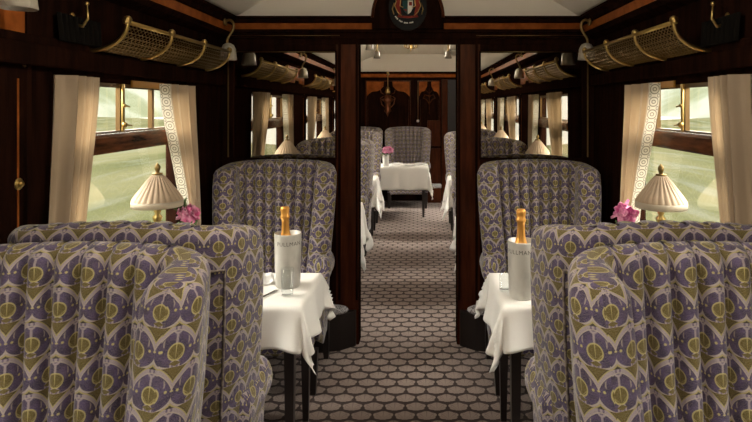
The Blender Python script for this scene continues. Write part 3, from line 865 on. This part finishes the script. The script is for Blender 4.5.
# ================================================================== TABLES AND CLOTHS
TZ=.72
def table_cloth(hx, hy, drop, seed, amp=.019):
    rnd=random.Random(seed)
    N=56
    tx,ty=hx+drop,hy+drop
    bm=BM(); g=[]
    ph=[rnd.uniform(0,6.28) for _ in range(6)]
    def axis(h,t):
        # more samples on the overhang
        out=[]
        for i in range(N+1):
            q=i/N*2-1
            out.append(math.copysign(h*min(1,abs(q)/.5) + max(0,abs(q)-.5)/.5*drop, q))
        return out
    AX=axis(hx,tx); AY=axis(hy,ty)
    for a in AX:
        rr=[]
        for b in AY:
            px=max(-hx,min(hx,a)); py=max(-hy,min(hy,b))
            dx,dy=a-px,b-py; L=math.hypot(dx,dy)
            if L<1e-6: rr.append(bm.verts.new((a,b,.004))); continue
            ux,uy=dx/L,dy/L
            k=L/drop
            wv=math.sin(a*19+ph[0])+.7*math.sin(a*31+ph[1]) if abs(uy)>abs(ux) else math.sin(b*19+ph[2])+.7*math.sin(b*31+ph[3])
            cor=min(abs(dx),abs(dy))/drop
            ang=math.atan2(abs(uy),abs(ux))
            o=.008+.018*k + amp*wv*k
            if cor>0:
                o += cor*(.055*math.sin(ang*2) + .045*math.sin(ang*8))*1.2
            rad=.008
            z=-L+.012*min(1,k*4)
            rr.append(bm.verts.new((px+ux*o,py+uy*o,z+.0)))
        g.append(rr)
    for i in range(N):
        for j in range(N): bm.faces.new((g[i][j],g[i+1][j],g[i+1][j+1],g[i][j+1]))
    return bm
def dtable(x,y,hx,hy,drop,label,clabel,seed,legs=True,gr=('dining tables under white cloths','white tablecloths')):
    t=empty('dining_table',(x,y,0),0,label,'table',gr[0])
    obj('tabletop',box(BM(),-hx,hx,-hy,hy,TZ-.03,TZ-.003,bev=.004),MAHOG,t,False)
    for a in (-1,1):
        for b in (-1,1):
            bm=BM(); xx=a*(hx-.06); yy=b*(hy-.06)
            v=[]
            for z,w in ((TZ-.03,.024),(.3,.02),(0,.014)): v.append([bm.verts.new((xx+p*w,yy+q*w,z)) for p,q in ((-1,-1),(1,-1),(1,1),(-1,1))])
            for A,B in zip(v,v[1:]):
                for k in range(4): bm.faces.new((A[k],B[k],B[(k+1)%4],A[(k+1)%4]))
            bm.faces.new(v[0]); bm.faces.new(v[-1][::-1])
            obj('leg',bm,BLACKW,t,False)
    c=obj('tablecloth',table_cloth(hx+.003,hy+.003,drop,seed),LINEN,None,loc=(x,y,TZ))
    so=c.modifiers.new('thick','SOLIDIFY'); so.thickness=.002; so.offset=1
    tag(c,clabel,'tablecloth',gr[1]); return t
for sx,sd in ((-1,'left'),(1,'right')):
    dtable(sx*.785,2.66,.345,.235,.19,'dark-legged dining table under the white cloth holding the %s-hand ice bucket'%sd,'white linen cloth under the %s-hand ice bucket, corner hanging into the aisle'%sd,3 if sx<0 else 8)
    dtable(sx*.785,.30,.345,.28,.25,'dining table beside the camera on the %s'%sd,'white linen cloth on the table beside the camera, %s side'%sd,5)
    dtable(sx*.785,-1.92,.345,.28,.25,'rearmost dining table on the %s'%sd,'white linen cloth on the rearmost table, %s side'%sd,6)
    dtable(sx*.785,4.78,.345,.25,.33,'dining table just past the doorway on the %s'%sd,'white linen cloth just past the doorway on the %s, low behind the door frame'%sd,9)
    dtable(sx*.785,6.78,.345,.17,.33,'dining table in the second bay past the doorway, %s side'%sd,'white linen cloth hanging at the %s edge of the doorway view'%sd,12 if sx<0 else 14)
dtable(-.40,8.17,.60,.22,.33,'wide dining table in the centre of the far saloon','wide white cloth on the central table at the far end',21)

# ================================================================== TABLE LAMPS, FLOWERS, BUCKETS
def lamp(x,y,label,group='brass table lamps with pleated shades'):
    r=empty('table_lamp',(x,y,TZ+.005),0,label,'table lamp',group)
    obj('base',lathe(BM(),[(.0,.0),(.055,.0),(.055,.012),(.04,.022),(.025,.03),(.015,.05)],24),BRASS,r)
    obj('stem',lathe(BM(),[(.014,.045),(.012,.08),(.020,.10),(.026,.13),(.014,.155),(.010,.19),(.014,.21),(.022,.235),(.026,.255),(.014,.27),(.012,.295),(.02,.31),(.024,.33),(.012,.345),(.018,.358),(.021,.372),(.010,.385),(.016,.396),(.006,.41),(.004,.56)],20,mod=lambda a,k:1+.05*math.cos(5*a)),BRASS,r)
    n=144
    prof=[(.019,.560),(.028,.553),(.046,.530),(.068,.500),(.088,.474),(.104,.450),(.106,.441)]
    amp=[.01,.16,.14,.10,.07,.045,.02]
    bm=BM(); lathe(bm,prof+[(a-.0015,b) for a,b in prof[::-1]],n,mod=lambda a,k:1+amp[k if k<7 else 13-k]*(abs(math.sin(12*a))**.6-.5))
    shd=obj('lamp_shade',bm,SHADE,r)
    bm=BM(); lathe(bm,[(.107,.446),(.1075,.436),(.1065,.418),(.1045,.418),(.105,.444)],96,mod=lambda a,k:1+(.012*math.sin(32*a) if k==2 else .004*math.sin(48*a)))
    obj('fringe',bm,FRINGE,shd)
    obj('trim_band',lathe(BM(),[(.018,.558),(.022,.560),(.022,.566),(.016,.568)],24),BRASSD,r)
    obj('finial',lathe(BM(),[(.010,.565),(.007,.572),(.011,.579),(.013,.588),(.011,.598),(.005,.606),(.0,.612)],14),BRASSD,r)
    remember(r); return r
L0=lamp(-1.095,2.50,'brass table lamp with pleated silk shade on the left-hand table by the window')
def lampcopy(x,y,label):
    c=copy_tree(L0); c.location=(x,y,TZ+.005); c['label']=label; return c
lampcopy(1.135,2.46,'brass table lamp with pleated silk shade on the right-hand table by the window')
for sx,sd in ((-1,'left'),(1,'right')):
    lampcopy(sx*1.125,.30,'brass table lamp with pleated shade beside the camera, %s side'%sd)
    lampcopy(sx*1.125,-1.92,'brass table lamp with pleated shade on the rearmost table, %s side'%sd)
    lampcopy(sx*1.125,4.80,'brass table lamp with pleated shade just past the doorway, %s side'%sd)
    lampcopy(sx*1.09,6.72,'brass table lamp with pleated shade in the second bay past the doorway, %s side'%sd)
def petal_sheet(bm, c, direction, size, curl, roll=0, w=.8):
    d=Vector(direction).normalized(); s=d.orthogonal().normalized(); s.rotate(Matrix.Rotation(roll,3,d)); nrm=d.cross(s)
    n=5; g=[]
    for i in range(n+1):
        t=i/n; width=size*w*math.sin(PI*(t*.86+.08))
        row=[]
        for j in range(-2,3):
            q=j/2
            p=Vector(c)+d*size*t+s*(q*width*.5)+nrm*(curl*size*(t*t)+.22*size*q*q*(1 if curl>=0 else -1)*t)
            row.append(bm.verts.new(p))
        g.append(row)
    for i in range(n):
        for j in range(4): bm.faces.new((g[i][j],g[i][j+1],g[i+1][j+1],g[i+1][j]))
def vase(r):

    obj('vase',lathe(BM(),[(.0,0),(.030,0),(.030,.006),(.012,.02),(.014,.04),(.026,.09),(.024,.14),(.030,.19),(.027,.19),(.020,.14),(.020,.09),(.0,.05)],24),SILVER,r)
fl1=empty('flower_arrangement',(-1.01,2.60,TZ+.005),0,'pink peony with small leaves in a silver bud vase beside the left-hand lamp','flowers','flowers on the tables')
vase(fl1)
obj('stem',tube(BM(),[(0,0,.06),(.002,0,.20),(.01,-.01,.29)],.003,6),GREEN,fl1)
bm=BM(); rnd=random.Random(4)
for k in range(46):
    a=k*2.4; el=lerp(1.35,-.25,k/45); d=(math.cos(a)*math.cos(el),math.sin(a)*math.cos(el),math.sin(el))
    petal_sheet(bm,(.012,-.012,.315),d,lerp(.030,.058,k/45),rnd.uniform(-.3,.5),rnd.uniform(-.5,.5)+PI/2,1.15)
obj('bloom',bm,PEONY,fl1)
bm=BM()
for k in range(22):
    a=k*2.1; petal_sheet(bm,(0,0,.20+.006*(k%5)),(math.cos(a),math.sin(a),.7+.3*(k%3)),.06+.012*(k%4),.3,k,.42)
for k in range(8):
    petal_sheet(bm,(-.03+.006*k,-.02,.33+.01*(k%3)),(-.6+.1*k,.1,.8),.035,.3,k,.4)
obj('leaves',bm,GREEN,fl1)
fl2=empty('flower_arrangement',(1.01,2.58,TZ+.005),0,'pink orchid sprig with green stems in a silver bud vase beside the right-hand lamp','flowers','flowers on the tables')
vase(fl2)
bm=BM()
for a in range(5): tube(bm,[(0,0,.06),(.006*math.cos(a*1.3),.006*math.sin(a*1.3),.2),(.03*math.cos(a*1.3),.03*math.sin(a*1.3),.30)],.0028,6)
obj('stem',bm,GREEN,fl2)
for (cx,cy,cz,k) in ((-.028,-.03,.335,0),(.03,-.02,.325,1),(.0,-.03,.30,2),(.012,.01,.35,3)):
    bm=BM()
    for j in range(5):
        a=j*2*PI/5+.3*k; petal_sheet(bm,(cx,cy,cz),(math.cos(a),-.25,math.sin(a)),.040,.12,PI/2 if j%2 else .0,1.0)
        petal_sheet(bm,(cx,cy,cz),(math.cos(a+.5),-.55,math.sin(a+.5)),.028,-.15,0,1.1)
    ball(bm,(cx,cy-.01,cz),.009)
    obj('bloom',bm,ORCHID,fl2)
bm=BM()
for k in range(16):
    a=k*2.3; petal_sheet(bm,(0,0,.19+.008*(k%5)),(math.cos(a),math.sin(a),.8),.055+.012*(k%4),.3,k,.4)
obj('leaves',bm,GREEN,fl2)
# far flowers
fl1.scale=(1,1,1.15); fl2.scale=(1,1,1.12)
fl3=empty('flower_arrangement',(-.40,8.05,TZ+.005),0,'bright pink flowers in a white vase on the far central table','flowers','flowers on the tables')
obj('vase',lathe(BM(),[(.0,0),(.05,0),(.045,.05),(.05,.14),(.055,.17),(.05,.17),(.0,.1)],20),PORC,fl3)
bm=BM()
for k in range(60):
    a=k*2.4; el=lerp(1.4,-.3,k/59); petal_sheet(bm,(.03,0,.23),(math.cos(a)*math.cos(el)*1.3,math.sin(a)*math.cos(el),math.sin(el)),lerp(.05,.085,k/59),.2,k,1.0)
obj('bloom',bm,PEONY,fl3)
obj('leaves',(lambda b:[petal_sheet(b,(0,0,.15),(math.cos(k),math.sin(k),.5),.1,.3,k,.5) for k in range(8)] and b)(BM()),GREEN,fl3)

def letters(text, size, R, z, ang, parent, mat):
    cu=bpy.data.curves.new('t','FONT'); cu.body=text; cu.size=size; cu.align_x='CENTER'; cu.extrude=.0; cu.resolution_u=2; cu.space_character=1.1
    to=bpy.data.objects.new('t',cu); col.objects.link(to)
    bpy.context.view_layer.update()
    me=bpy.data.meshes.new_from_object(to.evaluated_get(bpy.context.evaluated_depsgraph_get()))
    bpy.data.objects.remove(to)
    bm=BM(); bm.from_mesh(me); bpy.data.meshes.remove(me)
    bmesh.ops.subdivide_edges(bm,edges=bm.edges[:],cuts=1)
    for v in bm.verts:
        a=v.co.x/R+ang-PI/2; v.co=Vector((R*math.cos(a),R*math.sin(a),z+v.co.y))
    return obj('lettering',bm,mat,parent,False)
def cooler(x,y,ang,label,blabel,tilt):
    r=empty('ice_bucket',(x,y,TZ+.006),0,label,'ice bucket','ice buckets with bottles')
    obj('bucket_body',lathe(BM(),[(.0,0),(.055,0),(.058,.004),(.0615,.12),(.064,.25),(.0625,.256),(.0595,.255),(.057,.12),(.054,.02),(.0,.018)],40),COOLER,r)
    letters('PULLMAN',.026,.0655,.205,ang,r,INK)
    b=empty('champagne_bottle',(x-.004,y,TZ+(.030 if x<0 else .045)),0,blabel,'bottle','gold-foiled champagne bottles')
    b.rotation_euler=(0,tilt,0); b.scale=(1.1,1.1,1.02)
    obj('bottle_glass',lathe(BM(),[(.0,0),(.038,0),(.040,.01),(.040,.14),(.036,.17),(.022,.20),(.0165,.215)],24),BOTTLE,b)
    obj('gold_foil',lathe(BM(),[(.0395,.155),(.0365,.172),(.0235,.205),(.0175,.235),(.0158,.27),(.0165,.292),(.0205,.296),(.0210,.306),(.0175,.312),(.0190,.330),(.0195,.342),(.0165,.350),(.0,.352)],24,mod=lambda a,k:1+.02*math.sin(9*a+k)),GOLDF,b)
cooler(-.557,2.69,.30,'pale ice bucket lettered in grey on the left-hand table','gold-foiled champagne bottle standing in the left-hand ice bucket',-.03)
cooler(.539,2.54,-.42,'pale ice bucket lettered in grey on the right-hand table','gold-foiled champagne bottle standing in the right-hand ice bucket',0)
def flute(x,y,label,k=1):
    o=obj('drinking_glass',lathe(BM(),[(.0,0),(.026,.0),(.026,.002),(.027,.006),(.030,.10*k),(.0285,.10*k),(.0255,.010),(.0,.009)],24),FLUTE,None,loc=(x,y,TZ+.006))
    tag(o,label,'glass','drinking glasses'); return o
flute(-.527,2.55,'clear tumbler in front of the left-hand ice bucket',1.25)
flute(.475,2.62,'clear tumbler beside the right-hand ice bucket',1.25)
# folded napkin, plate and knife on left table
pl=obj('side_plate',lathe(BM(),[(.0,.002),(.05,.002),(.075,.010),(.085,.014),(.084,.016),(.05,.006),(.0,.005)],32),PORC,None,loc=(-.86,2.72,TZ+.006)); tag(pl,'white side plate on the left-hand table behind the chair back','plate')
bm=BM()
g=[]
for i in range(13):
    for_=[]
    for j in range(9):
        a,b=i/12-.5,j/8-.5; z=.012+.05*max(0,1-abs(b)*3.2)*(1-abs(a)*.9)+.006*math.sin(i*1.3)
        for_.append(bm.verts.new((a*.13,b*.09,z)))
    g.append(for_)
for i in range(12):
    for j in range(8): bm.faces.new((g[i][j],g[i+1][j],g[i+1][j+1],g[i][j+1]))
np_=obj('folded_napkin',bm,NAPKIN,None,loc=(-.70,2.72,TZ+.006)); np_.rotation_euler=(0,0,.5); tag(np_,'folded white napkin left of the left-hand ice bucket','napkin')
bm=BM(); box(bm,-.004,.004,-.10,-.01,0,.004,bev=.001); box(bm,-.008,.008,-.01,.10,.0005,.003,bev=.001)
kn=obj('table_knife',bm,SILVER,None,False,loc=(-.63,2.53,TZ+.008)); kn.rotation_euler=(0,0,-.4); tag(kn,'silver table knife on the left-hand cloth by the tumbler','knife')
# far tableware
for k,(x,y) in enumerate(((-.05,8.05),(.10,8.3),(-.25,8.3))):
    o=obj('side_plate',lathe(BM(),[(.0,.002),(.06,.002),(.09,.014),(.088,.017),(.05,.006),(.0,.005)],24),PORC,None,loc=(x,y,TZ+.006)); tag(o,'white plate on the far central table, '+['front one','right-hand back one','left-hand back one'][k],'plate','plates on the far central table')
for k,(x,y) in enumerate(((-.30,7.98),(.18,8.1))):
    o=obj('drinking_glass',lathe(BM(),[(.0,0),(.03,0),(.03,.003),(.005,.008),(.004,.07),(.03,.10),(.034,.15),(.032,.15),(.0,.09)],16),FLUTE,None,loc=(x,y,TZ+.006)); tag(o,'clear stemmed glass on the far central table, '+['left one beside the flowers','right one'][k],'glass','drinking glasses')
# footstools against the partition
for sx,sd in ((-1,'left'),(1,'right')):
    r=empty('footstool',(sx*.46,3.655,0),0,'low dark footstool with silvery brocade top at the foot of the %s door post'%sd,'footstool','footstools by the door posts')
    bm=BM(); pts=[(-.13,.07),(.115,.07),(.115,.055),(-.02*0+.02,-.02),(-.13,-.055)]
    pts=[(a*(-sx) ,b) for a,b in pts]
    A=[bm.verts.new((a,b,.002)) for a,b in pts]; B=[bm.verts.new((a,b,.235)) for a,b in pts]
    bm.faces.new(A); bm.faces.new(B)
    for i in range(5): bm.faces.new((A[i],A[(i+1)%5],B[(i+1)%5],B[i]))
    bmesh.ops.recalc_face_normals(bm,faces=bm.faces[:]); obj('stool_body',bm,BLACKW,r,False)
    obj('brocade_top',ball(BM(),(-sx*-.015,-.005,.262),.034,2.6,1.7,.85,24,12),BROC,r)
r=empty('footstool',(.33,9.24,0),0,'low brocade-topped footstool against the far end wall','footstool','footstools by the door posts')
obj('stool_body',box(BM(),-.11,.11,-.06,.10,.002,.24,bev=.01),MAHRED,r,False); obj('brocade_top',box(BM(),-.12,.12,-.07,.11,.24,.30,bev=.02),BROC,r)

# ================================================================== OUTDOORS
for sx,sd in ((-1,'left'),(1,'right')):
    # falling-away verge then rising pasture
    prof2=[(1.8,-1.0),(6,-1.1),(14,-.6),(30,.2),(60,1.2)]
    bm=BM(); ys_=[-30+5*i for i in range(19)]; g=[]
    for k,(x,z) in enumerate(prof2): g.append([bm.verts.new((sx*x,y,z+.12*math.sin(y*.3+k))) for y in ys_])
    for i in range(len(prof2)-1):
        for j in range(len(ys_)-1): bm.faces.new((g[i][j],g[i][j+1],g[i+1][j+1],g[i+1][j]))
    bmesh.ops.recalc_face_normals(bm,faces=bm.faces[:])
    o=obj('pasture',bm,GRASS); tag(o,'streaky green pasture seen through the %s-hand windows'%sd,'grass',kind='structure')
    bm=BM(); g=[[],[]]
    for j in range(60):
        y=-80+5*j
        g[0].append(bm.verts.new((sx*60,y,-1))); g[1].append(bm.verts.new((sx*(80),y,12+1.5*math.sin(j*.37)+math.sin(j*.9))))
    for j in range(59): bm.faces.new((g[0][j],g[0][j+1],g[1][j+1],g[1][j]))
    bmesh.ops.recalc_face_normals(bm,faces=bm.faces[:])
    o=obj('hills',bm,HILL); tag(o,'hazy pale green hillside on the horizon, %s side'%sd,'hill',kind='structure')

# ================================================================== LIGHT
w=bpy.data.worlds.new('World'); bpy.context.scene.world=w; w.use_nodes=True
nt=w.node_tree; bg=nt.nodes['Background']; V.nt=nt
tc=nt.nodes.new('ShaderNodeTexCoord'); sp=nt.nodes.new('ShaderNodeSeparateXYZ'); nt.links.new(tc.outputs['Generated'],sp.inputs[0])
z=V(sp.outputs[2]); nt.links.new(mixc((1.0,.94,.82),(.92,.95,1.0),st(z,.35,.45)),bg.inputs[0]); bg.inputs[1].default_value=1.0
WORLD_STRENGTH=1.3
DAY=115
FILL_E=13
bg.inputs[1].default_value=WORLD_STRENGTH
# daylight: bright overcast sky just above the window heads, one soft lamp outside each window
for wn,(c0,hw) in enumerate(WINS):
    for sx in (-1,1):
        l=bpy.data.lights.new('sky_daylight','AREA'); l.shape='RECTANGLE'; l.size=1.1; l.size_y=hw*2+.5
        l.energy=DAY*(1,1,1,.9,1.3,2.2)[wn]; l.color=(1,.92,.81); l.spread=math.radians(150)
        o=bpy.data.objects.new('sky_daylight',l); col.objects.link(o); o.location=(sx*2.05,c0,2.35)
        d=Vector((-sx*1.0,0,-1.05)); o.rotation_euler=d.to_track_quat('-Z','Y').to_euler()
for k,(y,e) in enumerate(((1.3,FILL_E),(-1.0,FILL_E),(-3.0,FILL_E),(4.9,FILL_E*1.0),(6.9,FILL_E*1.1))):  # added fill lamps to brighten the interior; the last has no fitting
    if k<4:
        r=empty('ceiling_lamp',(0,y,2.455),0,'added fill lamp with round frosted shade on the ceiling of the %s'%['near saloon, above the high chair backs','near saloon, behind the camera','near saloon, rearmost','far saloon, just past the doorway'][k],'ceiling lamp')
        obj('glass_shade',lathe(BM(),[(.10,0),(.115,-.015),(.10,-.045),(.06,-.06),(.0,-.065)],28),TULIP,r)
    l=bpy.data.lights.new('added_fill_light','POINT'); l.energy=e; l.color=(1,.90,.76); l.shadow_soft_size=.14
    o=bpy.data.objects.new('added_fill_light',l); col.objects.link(o); o.location=(0,y,2.28 if k<3 else 2.33)
sc=bpy.context.scene
cam=bpy.data.cameras.new('cam'); co=bpy.data.objects.new('cam',cam); col.objects.link(co)
cam.sensor_width=36; cam.lens=36*F/752; cam.shift_x=(376-418.5)/752; cam.shift_y=-(211-106)/752
co.location=(.07,0,H); co.rotation_euler=(PI/2,0,0); cam.clip_start=.05
sc.camera=co
sc.view_settings.view_transform='Standard'; sc.view_settings.look='None'; sc.view_settings.gamma=1
sc.view_settings.exposure=0.78
sc.cycles.max_bounces=10; sc.cycles.diffuse_bounces=5; sc.cycles.glossy_bounces=5; sc.cycles.transparent_max_bounces=24
